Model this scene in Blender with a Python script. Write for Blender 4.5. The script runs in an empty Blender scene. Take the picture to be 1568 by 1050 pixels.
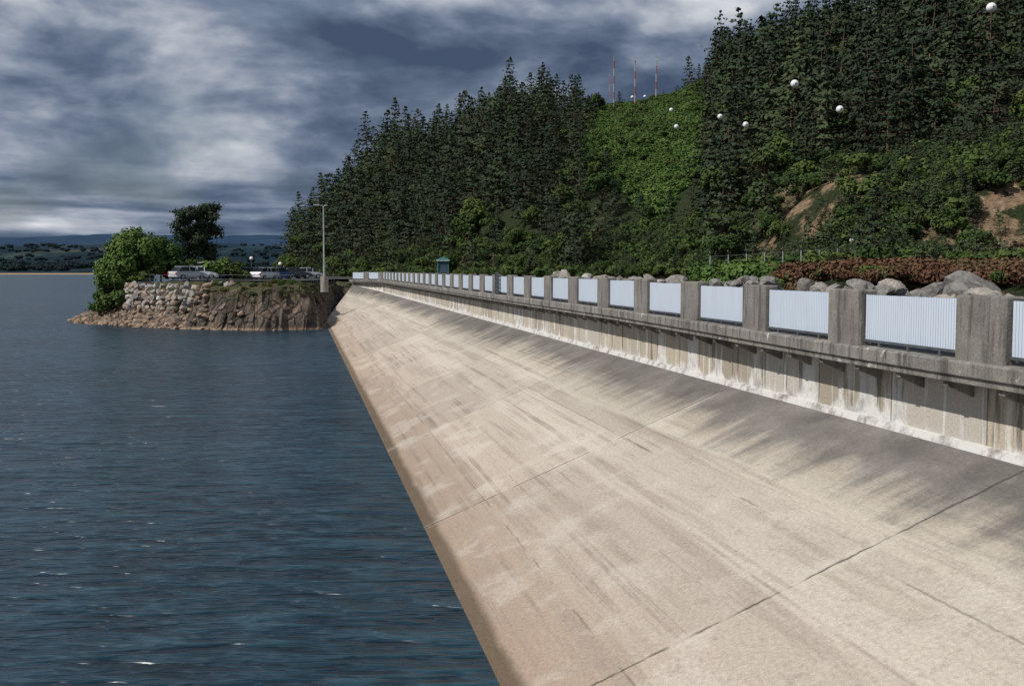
import bpy, math, random, bmesh
import numpy as np
from mathutils import Vector, noise as mn
random.seed(7); np.random.seed(7)
scene=bpy.context.scene
F=1681.0; HZ=413.0; CZ=6.0
# ---------------------------------------------------------------- helpers
class NT:
    def __init__(s,nt): s.nt=nt
    def n(s,t,**k):
        nd=s.nt.nodes.new(t)
        for a,b in k.items(): setattr(nd,a,b)
        return nd
    def put(s,sock,v):
        if isinstance(v,bpy.types.NodeSocket): s.nt.links.new(v,sock)
        elif v is not None:
            if sock.type=='RGBA' and not hasattr(v,'__len__'): v=(v,v,v,1)
            elif sock.type=='RGBA' and len(v)==3: v=(*v,1)
            sock.default_value=v
    def math(s,op,a,b=None,c=None,clamp=False):
        nd=s.n('ShaderNodeMath',operation=op,use_clamp=clamp)
        s.put(nd.inputs[0],a); s.put(nd.inputs[1],b)
        if c is not None: s.put(nd.inputs[2],c)
        return nd.outputs[0]
    def noise(s,vec,scale=1,detail=4,rough=.55,dist=0):
        nd=s.n('ShaderNodeTexNoise'); s.put(nd.inputs['Vector'],vec)
        nd.inputs['Scale'].default_value=scale; nd.inputs['Detail'].default_value=detail
        nd.inputs['Roughness'].default_value=rough; nd.inputs['Distortion'].default_value=dist
        return nd.outputs['Fac']
    def voro(s,vec,scale=1,feature='F1'):
        nd=s.n('ShaderNodeTexVoronoi',feature=feature); s.put(nd.inputs['Vector'],vec)
        nd.inputs['Scale'].default_value=scale
        return nd.outputs
    def ramp(s,f,stops):
        nd=s.n('ShaderNodeValToRGB'); cr=nd.color_ramp
        while len(cr.elements)<len(stops): cr.elements.new(0.5)
        for e,(p,c) in zip(cr.elements,stops):
            e.position=p
            if not hasattr(c,'__len__'): c=(c,c,c)
            e.color=(*c[:3],1)
        s.put(nd.inputs[0],f); return nd.outputs[0]
    def mix(s,f,a,b,mode='MIX'):
        nd=s.n('ShaderNodeMix',data_type='RGBA',blend_type=mode)
        s.put(nd.inputs[0],f); s.put(nd.inputs[6],a); s.put(nd.inputs[7],b)
        return nd.outputs[2]
    def step(s,v,a,b):
        nd=s.n('ShaderNodeMapRange',interpolation_type='SMOOTHSTEP')
        s.put(nd.inputs[0],v); nd.inputs[1].default_value=a; nd.inputs[2].default_value=b
        return nd.outputs[0]
    def mapv(s,vec,scale=(1,1,1),loc=(0,0,0),rot=(0,0,0)):
        nd=s.n('ShaderNodeMapping'); s.put(nd.inputs[0],vec)
        nd.inputs['Scale'].default_value=scale; nd.inputs['Location'].default_value=loc
        nd.inputs['Rotation'].default_value=rot
        return nd.outputs[0]
    def bump(s,h,dist=.02,strength=1,normal=None):
        nd=s.n('ShaderNodeBump'); s.put(nd.inputs['Height'],h)
        nd.inputs['Distance'].default_value=dist; nd.inputs['Strength'].default_value=strength
        if normal is not None: s.put(nd.inputs['Normal'],normal)
        return nd.outputs[0]
def newmat(name,rough=.85,spec=.3):
    m=bpy.data.materials.new(name); m.use_nodes=True
    t=NT(m.node_tree); b=m.node_tree.nodes['Principled BSDF']
    b.inputs['Roughness'].default_value=rough
    b.inputs['Specular IOR Level'].default_value=spec
    t.b=b; t.tc=t.n('ShaderNodeTexCoord'); t.m=m
    return t
def col(t,c): t.put(t.b.inputs['Base Color'],c)
def nor(t,c): t.put(t.b.inputs['Normal'],c)
def simple(name,c,rough=.7,metal=0,var=.25,scale=3):
    t=newmat(name,rough)
    f=t.noise(t.tc.outputs['Object'],scale,4,.6)
    lo=tuple(x*(1-var) for x in c); hi=tuple(min(1,x*(1+var)) for x in c)
    col(t,t.ramp(f,[(.3,lo),(.7,hi)])); t.b.inputs['Metallic'].default_value=metal
    return t.m
def mkobj(name,verts,faces,mat=None,uv=None,parent=None,smooth=False,mats=None,mi=None):
    me=bpy.data.meshes.new(name); me.from_pydata([tuple(map(float,v)) for v in verts],[],faces)
    if mats:
        for m in mats: me.materials.append(m)
        if mi is not None: me.polygons.foreach_set('material_index',mi)
    elif mat: me.materials.append(mat)
    if uv is not None:
        l=me.uv_layers.new(name='UVMap')
        idx=np.zeros(len(me.loops),dtype=int); me.loops.foreach_get('vertex_index',idx)
        l.data.foreach_set('uv',np.array(uv,dtype=float)[idx].ravel())
    if smooth: me.polygons.foreach_set('use_smooth',[True]*len(me.polygons))
    me.update()
    o=bpy.data.objects.new(name,me); scene.collection.objects.link(o)
    if parent: o.parent=parent
    return o
def empty(name):
    o=bpy.data.objects.new(name,None); scene.collection.objects.link(o); o.empty_display_size=.1; return o
class MB:
    def __init__(s): s.v=[]; s.f=[]; s.mi=[]
    def add(s,v,f,mi=0):
        k=len(s.v); s.v+= [tuple(p) for p in v]; s.f+=[tuple(i+k for i in q) for q in f]; s.mi+=[mi]*len(f)
    def box(s,o,ax,ay,az,x,y,z,mi=0):
        o=np.array(o,float);ax=np.array(ax,float);ay=np.array(ay,float);az=np.array(az,float)
        P=[o+ax*a+ay*b+az*c for c in z for b in y for a in x]
        s.add(P,[(0,2,3,1),(4,5,7,6),(0,1,5,4),(2,6,7,3),(0,4,6,2),(1,3,7,5)],mi)
    def tube(s,p,q,r0,r1,seg=6,mi=0,cap=True):
        p=Vector(p);q=Vector(q);d=(q-p).normalized()
        u=d.orthogonal().normalized(); w=d.cross(u); V=[]
        for c,r in((p,r0),(q,r1)):
            for i in range(seg):
                an=2*math.pi*i/seg; V.append(c+u*(r*math.cos(an))+w*(r*math.sin(an)))
        Fc=[(i,(i+1)%seg,seg+(i+1)%seg,seg+i) for i in range(seg)]
        if cap: Fc+= [tuple(range(seg))[::-1],tuple(range(seg,2*seg))]
        s.add(V,Fc,mi)
    def obj(s,name,mats,parent=None,smooth=False):
        return mkobj(name,s.v,s.f,mats=mats,mi=s.mi,parent=parent,smooth=smooth)
X3=(1,0,0);Y3=(0,1,0);Z3=(0,0,1)
def sstep(a,b,x):
    t=min(1,max(0,(x-a)/(b-a))); return t*t*(3-2*t)
# ---------------------------------------------------------------- camera
cam=bpy.data.cameras.new('camera'); camo=bpy.data.objects.new('camera',cam); scene.collection.objects.link(camo)
camo.location=(0,0,CZ); camo.rotation_euler=(math.radians(90-3.81),0,0)
cam.sensor_width=36; cam.lens=F/1568*36; cam.clip_end=30000; cam.clip_start=.1
scene.camera=camo
scene.view_settings.view_transform='Standard'; scene.view_settings.look='None'; scene.view_settings.exposure=0
# ---------------------------------------------------------------- sun + sky
tosun=Vector((-.80,-.40,1.0)).normalized()
sun=bpy.data.lights.new('sun','SUN'); sun.energy=4.0; sun.angle=math.radians(.5); sun.color=(1,.95,.88)
so=bpy.data.objects.new('sun',sun); scene.collection.objects.link(so)
so.rotation_euler=(-tosun).to_track_quat('-Z','Y').to_euler(); so.location=(-50,-30,60)
w=bpy.data.worlds.new('World'); scene.world=w; w.use_nodes=True
t=NT(w.node_tree); w.node_tree.nodes.clear()
out=t.n('ShaderNodeOutputWorld')
sky=t.n('ShaderNodeTexSky',sky_type='NISHITA'); sky.sun_disc=False
sky.sun_elevation=math.asin(tosun.z); sky.sun_rotation=math.atan2(tosun.x,tosun.y)
bg=t.n('ShaderNodeBackground'); t.put(bg.inputs[0],sky.outputs[0]); bg.inputs[1].default_value=.06
tc=t.n('ShaderNodeTexCoord'); G_=tc.outputs['Generated']
P=t.mapv(G_,scale=(3,3,7.0),loc=(3.35,.4,.8))
Pl=t.mapv(G_,scale=(3,3,26),loc=(1.3,.4,.2))
n1=t.noise(P,1.9,6,.50,.25); n2=t.noise(t.mapv(P,loc=(7,2,3)),5.5,4,.55,.2); nl=t.noise(Pl,1.8,5,.5,.2)
n3=t.noise(t.mapv(P,loc=(2,5,1)),.8,2,.5)
sep=t.n('ShaderNodeSeparateXYZ'); t.put(sep.inputs[0],G_)
low=t.math('SUBTRACT',1,t.step(sep.outputs[2],.05,.11))
nn=t.n('ShaderNodeMix',data_type='FLOAT'); t.put(nn.inputs[0],low); t.put(nn.inputs[2],n1); t.put(nn.inputs[3],nl)
f=t.math('ADD',t.math('MULTIPLY',nn.outputs[0],.62),t.math('ADD',t.math('MULTIPLY',n2,.16),t.math('MULTIPLY',n3,.22)))
f=t.math('ADD',f,t.math('MULTIPLY',low,.012))
cc=t.ramp(f,[(.40,(.058,.088,.148)),(.455,(.115,.155,.23)),(.50,(.21,.255,.34)),(.545,(.38,.42,.49)),(.61,(.68,.70,.74))])
bg2=t.n('ShaderNodeBackground'); t.put(bg2.inputs[0],cc); bg2.inputs[1].default_value=1.0
hole=t.step(t.noise(t.mapv(P,loc=(1,9,5)),1.1,3,.5),.60,.68)
cov=t.math('SUBTRACT',1,t.math('MULTIPLY',hole,.35))
ms=t.n('ShaderNodeMixShader'); t.put(ms.inputs[0],cov)
w.node_tree.links.new(bg.outputs[0],ms.inputs[1]); w.node_tree.links.new(bg2.outputs[0],ms.inputs[2])
w.node_tree.links.new(ms.outputs[0],out.inputs[0])
# ---------------------------------------------------------------- materials
t=newmat('face_concrete',.9,.2); uv=t.tc.outputs['UV']
su=t.n('ShaderNodeSeparateXYZ'); t.put(su.inputs[0],uv); U=su.outputs[0]; V=su.outputs[1]
streak=t.noise(t.mapv(uv,scale=(.06,1.6,1)),1.6,6,.64)
streak2=t.noise(t.mapv(uv,scale=(.03,3.0,1),loc=(3,1,0)),1.5,6,.66)
blot=t.noise(uv,.6,5,.6); fine=t.noise(uv,14,4,.7); grit=t.noise(uv,70,2,.6)
fall=t.noise(t.mapv(uv,scale=(1.1,.16,1),loc=(5,2,0)),1.2,5,.6)
big=t.noise(uv,.13,3,.6)
vn=t.math('DIVIDE',t.math('ADD',V,t.math('MULTIPLY',t.math('SUBTRACT',streak,.5),1.6)),8.3)
c=t.ramp(vn,[(0,(.35,.32,.28)),(.20,(.46,.415,.34)),(.29,(.55,.50,.42)),(.33,(.48,.43,.36)),(.50,(.55,.495,.42)),(.54,(.47,.41,.345)),(.76,(.48,.405,.335)),(.80,(.43,.35,.28)),(1,(.38,.28,.21))])
c=t.mix(t.math('MULTIPLY',t.step(streak,.47,.64),.55),c,(.34,.285,.235))
c=t.mix(t.math('MULTIPLY',t.math('MULTIPLY',t.step(streak2,.53,.62),t.step(big,.42,.58)),.62),c,(.225,.185,.155))
c=t.mix(t.math('MULTIPLY',t.step(blot,.5,.64),.45),c,(.60,.55,.48))
c=t.mix(t.math('MULTIPLY',t.step(t.noise(uv,1.7,5,.7),.56,.66),.30),c,(.27,.23,.195))
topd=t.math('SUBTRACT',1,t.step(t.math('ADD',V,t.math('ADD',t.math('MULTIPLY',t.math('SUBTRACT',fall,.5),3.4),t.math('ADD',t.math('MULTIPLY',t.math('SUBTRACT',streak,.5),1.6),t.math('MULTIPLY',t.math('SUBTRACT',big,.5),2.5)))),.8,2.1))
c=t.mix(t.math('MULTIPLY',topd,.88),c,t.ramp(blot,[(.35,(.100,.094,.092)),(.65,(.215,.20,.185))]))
fs=t.math('MULTIPLY',t.math('MULTIPLY',t.step(fall,.60,.66),t.step(big,.42,.52)),t.math('SUBTRACT',1,t.step(V,1.5,4.0)))
c=t.mix(t.math('MULTIPLY',fs,.65),c,(.09,.085,.08))
c=t.mix(t.math('MULTIPLY',t.step(t.math('ADD',V,t.math('MULTIPLY',blot,.3)),7.93,8.15),.85),c,(.11,.08,.05))
c=t.mix(1.0,c,t.ramp(fine,[(.3,.74),(.7,1.14)]),'MULTIPLY')
c=t.mix(.8,c,t.ramp(grit,[(.3,.66),(.7,1.22)]),'MULTIPLY')
jw=t.math('MULTIPLY',t.math('SUBTRACT',t.noise(uv,2.5,4,.7),.5),.14)
ju=t.math('PINGPONG',t.math('ADD',U,jw),5.6)
jv=t.math('PINGPONG',t.math('ADD',t.math('ADD',V,.55),t.math('MULTIPLY',jw,.6)),1.8)
jm=t.math('MULTIPLY',t.math('SUBTRACT',1,t.step(ju,.008,.036)),t.step(t.noise(uv,1.1,3,.6),.38,.54))
jm2=t.math('MULTIPLY',t.math('SUBTRACT',1,t.step(jv,.005,.03)),t.step(t.noise(uv,.5,3,.6),.46,.56))
c=t.mix(t.math('MULTIPLY',t.math('ADD',jm,t.math('MULTIPLY',jm2,.55),clamp=True),.8),c,(.065,.055,.045))
c=t.mix(t.math('MULTIPLY',t.math('MULTIPLY',t.step(ju,.03,.06),t.math('SUBTRACT',1,t.step(ju,.08,.25))),t.math('MULTIPLY',t.step(blot,.45,.62),.35)),c,(.60,.56,.49))
cs=t.n('ShaderNodeCombineXYZ'); t.put(cs.inputs[0],t.math('SNAP',U,11.2)); t.put(cs.inputs[1],t.math('SNAP',t.math('ADD',V,.55),3.6))
wn=t.n('ShaderNodeTexWhiteNoise',noise_dimensions='2D'); t.put(wn.inputs['Vector'],cs.outputs[0])
c=t.mix(1.0,c,t.ramp(wn.outputs[0],[(0,.90),(1,1.06)]),'MULTIPLY')
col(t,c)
h=t.math('ADD',t.math('MULTIPLY',fine,.5),t.math('ADD',t.math('MULTIPLY',grit,.35),t.math('MULTIPLY',jm,-1.2)))
nor(t,t.bump(h,.02,.7)); M_face=t.m
t=newmat('wall_concrete',.9,.2); uv=t.tc.outputs['UV']
su=t.n('ShaderNodeSeparateXYZ'); t.put(su.inputs[0],uv); U=su.outputs[0]; V=su.outputs[1]
bl=t.noise(uv,1.3,5,.65); drip=t.noise(t.mapv(uv,scale=(2.0,.16,1)),1.3,6,.6); fine=t.noise(uv,20,4,.7)
drip2=t.noise(t.mapv(uv,scale=(.9,.16,1),loc=(9,3,0)),1.3,6,.65); bigw=t.noise(uv,.22,2,.5)
drip3=t.noise(t.mapv(uv,scale=(3.5,.14,1),loc=(2,7,0)),1.4,4,.6)
seg=t.math('SNAP',t.math('MULTIPLY',U,1/2.8),1.0); wn=t.n('ShaderNodeTexWhiteNoise',noise_dimensions='1D'); t.put(wn.inputs['W'],seg)
c=t.ramp(wn.outputs[0],[(0,(.38,.335,.27)),(.5,(.52,.455,.36)),(1,(.50,.48,.44))])
c=t.mix(t.math('MULTIPLY',t.step(drip,.53,.61),.75),c,(.13,.11,.09))
c=t.mix(t.math('MULTIPLY',t.step(t.math('ADD',drip2,t.math('MULTIPLY',t.math('SUBTRACT',bigw,.5),.3)),.50,.58),.8),c,(.70,.69,.67))
c=t.mix(t.math('MULTIPLY',t.step(drip3,.58,.64),.7),c,(.74,.73,.72))
c=t.mix(t.math('SUBTRACT',1,t.step(t.math('ADD',V,t.math('ADD',t.math('MULTIPLY',t.math('SUBTRACT',drip2,.5),-1.5),t.math('MULTIPLY',t.math('SUBTRACT',bigw,.5),-1.1))),.06,.26)),c,t.ramp(bl,[(.4,(.40,.39,.37)),(.55,(.72,.71,.69))]))
c=t.mix(t.math('MULTIPLY',t.math('SUBTRACT',1,t.step(t.math('PINGPONG',U,1.4),.01,.03)),.6),c,(.07,.06,.05))
c=t.mix(1.0,c,t.ramp(fine,[(.3,.8),(.7,1.12)]),'MULTIPLY')
col(t,c); nor(t,t.bump(fine,.015,.6)); M_wall=t.m
def weathered(name,a,b,dark,sc=1.0,white=0):
    t=newmat(name,.92,.2); P=t.tc.outputs['Object']
    bl=t.noise(P,1.3*sc,5,.65); fine=t.noise(P,26,4,.7); dr=t.noise(t.mapv(P,scale=(3,3,.35)),1.6*sc,5,.65)
    c=t.ramp(bl,[(.3,a),(.7,b)])
    c=t.mix(t.math('MULTIPLY',t.step(dr,.47,.64),.8),c,dark)
    if white: c=t.mix(t.math('MULTIPLY',t.step(t.noise(t.mapv(P,loc=(4,4,4)),1.9,5,.7),.60,.68),white),c,(.6,.6,.58))
    sp=t.noise(P,9,5,.75); c=t.mix(t.math('MULTIPLY',t.step(sp,.55,.7),.5),c,dark)
    c=t.mix(1.0,c,t.ramp(fine,[(.3,.7),(.7,1.2)]),'MULTIPLY')
    col(t,c); nor(t,t.bump(t.math('ADD',fine,sp),.02,.6)); return t.m
M_post=weathered('post_concrete',(.16,.15,.14),(.28,.265,.24),(.085,.080,.075))
M_corn=weathered('cornice_concrete',(.17,.16,.148),(.30,.285,.26),(.08,.075,.07),1,.8)
M_conc=weathered('pale_concrete',(.33,.31,.28),(.45,.42,.38),(.2,.18,.16))
t=newmat('white_paint',.45,.4)
f=t.noise(t.mapv(t.tc.outputs['Object'],scale=(1,1,.2)),4,5,.7)
c=t.ramp(f,[(.35,(.58,.66,.76)),(.66,(.53,.61,.71)),(.80,(.36,.37,.37))]); col(t,c); M_white=t.m
M_steel=simple('dark_steel',(.12,.13,.14),.5,.4)
M_galv=simple('galvanised',(.45,.47,.48),.45,.5)
M_asph=simple('asphalt',(.055,.055,.056),.9,0,.25,6)
# water
t=newmat('water',.27,.5); P=t.tc.outputs['Object']
t.b.inputs['IOR'].default_value=1.33
wa=t.noise(t.mapv(P,scale=(.42,1.5,1),rot=(0,0,.08)),1.3,2,.45,.6)
wb=t.noise(t.mapv(P,scale=(.5,1.7,1),rot=(0,0,-.15)),3.4,1.5,.45,.4)
wc=t.noise(t.mapv(P,scale=(.4,1.0,1)),.25,2,.5)
big=t.noise(t.mapv(P,scale=(.3,1,1)),.05,3,.5)
h=t.math('ADD',t.math('MULTIPLY',wa,.40),t.math('ADD',t.math('MULTIPLY',wb,.13),t.math('MULTIPLY',wc,.40)))
nor(t,t.bump(h,1.0,1.0))
wf=t.math('ADD',t.math('MULTIPLY',big,.25),t.math('ADD',t.math('MULTIPLY',wa,.45),t.math('MULTIPLY',wb,.30)))  # wave noise puts light and dark ripple contrast into the base colour
col(t,t.ramp(wf,[(.40,(.004,.014,.024)),(.50,(.010,.032,.050)),(.60,(.024,.060,.084))])); M_water=t.m
# terrain
t=newmat('hillside',.95,.1); P=t.tc.outputs['Object']
at=t.n('ShaderNodeAttribute',attribute_name='earth')
g=t.noise(P,.28,6,.7); g2=t.noise(P,2.5,5,.7)
green=t.ramp(g2,[(.3,(.012,.018,.009)),(.5,(.028,.038,.016)),(.7,(.055,.066,.028))])
earth=t.ramp(g2,[(.3,(.13,.085,.055)),(.55,(.28,.195,.125)),(.75,(.42,.34,.26))])
em=t.math('MULTIPLY',at.outputs['Fac'],t.step(g,.46,.56))
col(t,t.mix(em,green,earth)); nor(t,t.bump(g2,.5,.9)); M_hill=t.m
# far hills
t=newmat('far_hills',1,.0); P=t.tc.outputs['Object']
sp=t.n('ShaderNodeSeparateXYZ'); t.put(sp.inputs[0],P)
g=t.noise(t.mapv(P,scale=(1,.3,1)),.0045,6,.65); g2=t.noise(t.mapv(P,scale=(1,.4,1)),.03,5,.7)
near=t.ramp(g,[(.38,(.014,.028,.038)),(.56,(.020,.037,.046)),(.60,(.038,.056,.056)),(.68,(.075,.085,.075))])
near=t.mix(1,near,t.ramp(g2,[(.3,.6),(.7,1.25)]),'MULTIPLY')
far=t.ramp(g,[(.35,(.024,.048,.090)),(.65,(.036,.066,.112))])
c=t.mix(t.step(sp.outputs[1],2200,4200),near,far)  # distance haze painted as blue in the hill colour, stronger with depth
c=t.mix(t.math('SUBTRACT',1,t.step(sp.outputs[1],1455,1475)),c,(.36,.25,.15)); col(t,c); M_far=t.m
def rockmat(name,stops,sc=1.0):
    t=newmat(name,.92,.2); P=t.tc.outputs['Object']; oi=t.n('ShaderNodeObjectInfo')
    g=t.noise(P,.9*sc,5,.65); g2=t.noise(P,7*sc,4,.7)
    f=t.math('ADD',t.math('MULTIPLY',g,.6),t.math('ADD',t.math('MULTIPLY',oi.outputs['Random'],.45),-.03))
    c=t.ramp(f,stops); c=t.mix(1,c,t.ramp(g2,[(.3,.6),(.7,1.3)]),'MULTIPLY')
    col(t,c); nor(t,t.bump(g2,.08,.8)); return t.m
M_rock=rockmat('riprap_stone',[(.2,(.15,.12,.10)),(.45,(.26,.20,.155)),(.65,(.33,.23,.165)),(.85,(.38,.34,.30))])
M_rockw=rockmat('pale_stone',[(.2,(.16,.155,.15)),(.4,(.38,.37,.35)),(.58,(.30,.22,.15)),(.75,(.55,.54,.52))])
M_rockg=rockmat('grey_boulder',[(.2,(.13,.125,.12)),(.45,(.25,.24,.225)),(.62,(.31,.28,.25)),(.8,(.40,.385,.37))])
# cliff
t=newmat('cliff_rock',.92,.2); P=t.tc.outputs['Object']; at=t.n('ShaderNodeAttribute',attribute_name='grass')
sz=t.n('ShaderNodeSeparateXYZ'); t.put(sz.inputs[0],P)
g=t.noise(P,.45,6,.65); g2=t.noise(t.mapv(P,scale=(1,1,.6)),2.4,6,.7); cr=t.voro(t.mapv(P,scale=(1,1,.7)),.9,'DISTANCE_TO_EDGE')[0]
c=t.ramp(g,[(.35,(.10,.085,.075)),(.5,(.165,.135,.11)),(.65,(.24,.175,.13))])
c=t.mix(1,c,t.ramp(g2,[(.3,.45),(.7,1.35)]),'MULTIPLY')
c=t.mix(t.math('MULTIPLY',t.math('SUBTRACT',1,t.step(cr,.0,.07)),.7),c,(.04,.03,.025))
c=t.mix(t.math('SUBTRACT',1,t.step(sz.outputs[2],.1,.35)),c,(.33,.24,.17))
c=t.mix(t.math('MULTIPLY',at.outputs['Fac'],t.step(g2,.40,.5)),c,t.ramp(g2,[(.4,(.04,.05,.018)),(.7,(.12,.125,.045))]))
col(t,c); nor(t,t.bump(t.math('ADD',g2,t.math('MULTIPLY',t.step(cr,0,.1),.3)),.5,.9)); M_cliff=t.m
def leafmat(name,dark,mid,light,scale=.8):
    t=newmat(name,.8,.1); oi=t.n('ShaderNodeObjectInfo'); P=t.tc.outputs['Object']
    g=t.noise(P,scale,2,.6)
    f=t.math('ADD',t.math('MULTIPLY',g,.62),t.math('MULTIPLY',oi.outputs['Random'],.40))
    col(t,t.ramp(f,[(.25,dark),(.5,mid),(.78,light)]))
    return t.m
L_pine=leafmat('pine_needles',(.024,.040,.020),(.046,.067,.031),(.078,.098,.047))
L_dpine=leafmat('dark_needles',(.017,.029,.017),(.032,.047,.026),(.052,.068,.037))
L_leaf=leafmat('broad_leaves',(.034,.060,.018),(.058,.092,.025),(.105,.135,.038))
L_bright=leafmat('fern_leaves',(.042,.082,.020),(.070,.128,.030),(.12,.18,.046))
L_rust=leafmat('rust_brush',(.085,.042,.028),(.130,.070,.042),(.11,.095,.045))
L_far=leafmat('hazed_far_leaves',(.012,.026,.030),(.018,.034,.038),(.028,.045,.045))  # bluish tone paints distance haze into the leaf colour
M_bark=simple('bark',(.13,.08,.055),.95,0,.4,5)
# ---------------------------------------------------------------- foliage prototypes
def leafquads(C,N,S,rng,asp=1.5):
    n=len(C); N=N/np.linalg.norm(N,axis=1,keepdims=True)
    R=rng.normal(size=(n,3)); A=np.cross(N,R); A/=np.linalg.norm(A,axis=1,keepdims=True)+1e-9
    B=np.cross(N,A); s=S[:,None]
    a=A*s*asp*.5; b=B*s*.5
    V=np.stack([C-a-b*.5,C-a*.1-b,C+a,C-a*.1+b],1).reshape(-1,3)
    Fc=[(4*i,4*i+1,4*i+2,4*i+3) for i in range(n)]
    return V,Fc
def finish(name,mb,C,N,S,leafm,rng,asp=1.5):
    V,Fc=leafquads(np.array(C),np.array(N),np.array(S),rng,asp)
    mb.add(V,Fc,1)
    me=bpy.data.meshes.new(name); me.from_pydata([tuple(map(float,v)) for v in mb.v],[],mb.f)
    me.materials.append(M_bark); me.materials.append(leafm); me.polygons.foreach_set('material_index',mb.mi); me.update()
    return me
def conifer(name,seed,h=11,r=2.6,leafm=None,bare=.12,shape=0,tuft=4,lvs=1.35):
    rng=np.random.default_rng(seed); mb=MB(); C=[];N=[];S=[]
    lean=rng.normal(0,.025,2)
    def ax(z): return np.array([lean[0]*z+.15*math.sin(z*.5+seed),lean[1]*z+.12*math.cos(z*.6+seed),z])
    for k in range(5):
        mb.tube(ax(h*k/5),ax(h*(k+1)/5),.17*(1-k/5.3),.17*(1-(k+1)/5.3),5,cap=False)
    for q in range(8):
        C.append(ax(h)+rng.normal(0,.06,3)+np.array([0,0,.1*q-.3])); N.append(rng.normal(0,1,3)); S.append(.22)
    lv=int(h*lvs)
    for i in range(lv):
        tt=i/(lv-1); z=h*(bare+(1-bare)*tt)
        if shape==0: pr=(1-tt)**.9*(.75+.25*min(1,tt*4))+.035
        elif shape==1: pr=min(1,(1-tt)*1.9)**.8*(.6+.4*min(1,tt*3))*.95+.04
        else: pr=min(1,(1-tt)*1.45)**.9*(.6+.4*min(1,tt*2.5))+.04
        nb=rng.integers(5,8); ph=rng.random()*6.283; lf=rng.uniform(.65,1.15)
        for b in range(nb):
            if rng.random()<.12: continue
            an=ph+6.283*b/nb+rng.normal(0,.25); L=r*pr*lf*rng.uniform(.55,1.25)
            up=rng.uniform(-.18,.08)+.5*tt*tt
            o=ax(z); e=o+np.array([math.cos(an)*L,math.sin(an)*L,L*up])
            if L>1.4: mb.tube(o,e,.04,.012,3,cap=False)
            nt=max(1,int(L/.55))
            for k in range(nt):
                s=(k+1.0)/nt
                if s<.3: continue
                c0=o+(e-o)*s+np.array([0,0,.18*s*s])
                wd=(.13+.24*s)*min(1,.4+L*.5)
                for q in range(tuft):
                    c=c0+rng.normal(0,1,3)*(wd,wd,.10)
                    C.append(c); N.append(rng.normal(0,.30,3)+np.array([math.cos(an)*.75,math.sin(an)*.75,.75])); S.append(rng.uniform(.26,.46))
    return finish(name,mb,C,N,S,leafm,rng,1.5)
def broad(name,seed,h=7,r=3,leafm=None,trunk=.22,n=2400,ls=.34,lobes=16,low=.25):
    rng=np.random.default_rng(seed); mb=MB(); C=[];N=[];S=[]
    if trunk>0:
        mb.tube((0,0,0),(0.1,0,h*.45),.16,.10,6,cap=False)
    ctr=[]
    for i in range(lobes):
        d=rng.normal(size=3); d/=np.linalg.norm(d); d[2]=abs(d[2])*1.0-low
        p=np.array([d[0]*r*.68,d[1]*r*.68,h*(.5+trunk*.4)+d[2]*h*.36]); R=rng.uniform(.26,.48)*r
        ctr.append((p,R))
        if trunk>0: mb.tube((0.1,0,h*.32),p,.06,.02,3,cap=False)
    per=n//lobes
    for p,R in ctr:
        for k in range(per):
            d=rng.normal(size=3); d/=np.linalg.norm(d)
            rr=R*(rng.random()**.35)*(1+.18*math.sin(5*d[0]+7*d[1]+seed))
            c=p+d*rr*np.array([1,1,.8])
            if c[2]<.05: c[2]=abs(c[2])+.05
            C.append(c); N.append(d+rng.normal(0,.35,3)+np.array([0,0,.35])); S.append(ls*rng.uniform(.6,1.3))
    return finish(name,mb,C,N,S,leafm,rng,1.3)
pines=[conifer('pine_a',1,10,3.2,L_pine,.03,0),conifer('pine_b',2,10,3.5,L_dpine,.05,2),conifer('pine_c',3,9,3.5,L_pine,.05,1),
       conifer('pine_d',4,12.5,3.3,L_dpine,.03,0),conifer('pine_e',5,10.5,3.8,L_dpine,.08,2),conifer('pine_f',6,8.5,3.0,L_pine,.02,0),conifer('pine_g',16,11,3.8,L_dpine,.1,1),
       conifer('pine_h',17,12.5,3.1,L_dpine,.05,2),conifer('pine_i',18,11,3.4,L_dpine,.04,0),conifer('pine_j',19,9.5,3.8,L_pine,.10,1)]
broads=[broad('broad_a',11,7.5,2.9,L_leaf),broad('broad_b',12,6.5,3.2,L_leaf),broad('broad_c',13,8,3,L_leaf)]
shrubs=[broad('shrub_a',21,1.9,1.5,L_bright,0,700,.24,10),broad('shrub_b',22,1.5,1.7,L_bright,0,700,.24,10),broad('shrub_c',23,2.3,1.6,L_leaf,0,900,.26,10)]
rusts=[broad('rust_a',31,1.1,1.3,L_rust,0,800,.15,9),broad('rust_b',32,.9,1.4,L_rust,0,800,.15,9)]
fart=[broad('far_a',41,9,6,L_far,.1,700,1.4,8)]
def inst(name,me,loc,s=1.0,rz=None,parent=None,sz=None,tilt=0):
    o=bpy.data.objects.new(name,me); scene.collection.objects.link(o); o.location=loc
    o.rotation_euler=(random.uniform(-tilt,tilt),random.uniform(-tilt,tilt),random.uniform(0,6.283) if rz is None else rz)
    o.scale=(s,s,s if sz is None else sz)
    if parent: o.parent=parent
    return o
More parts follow.
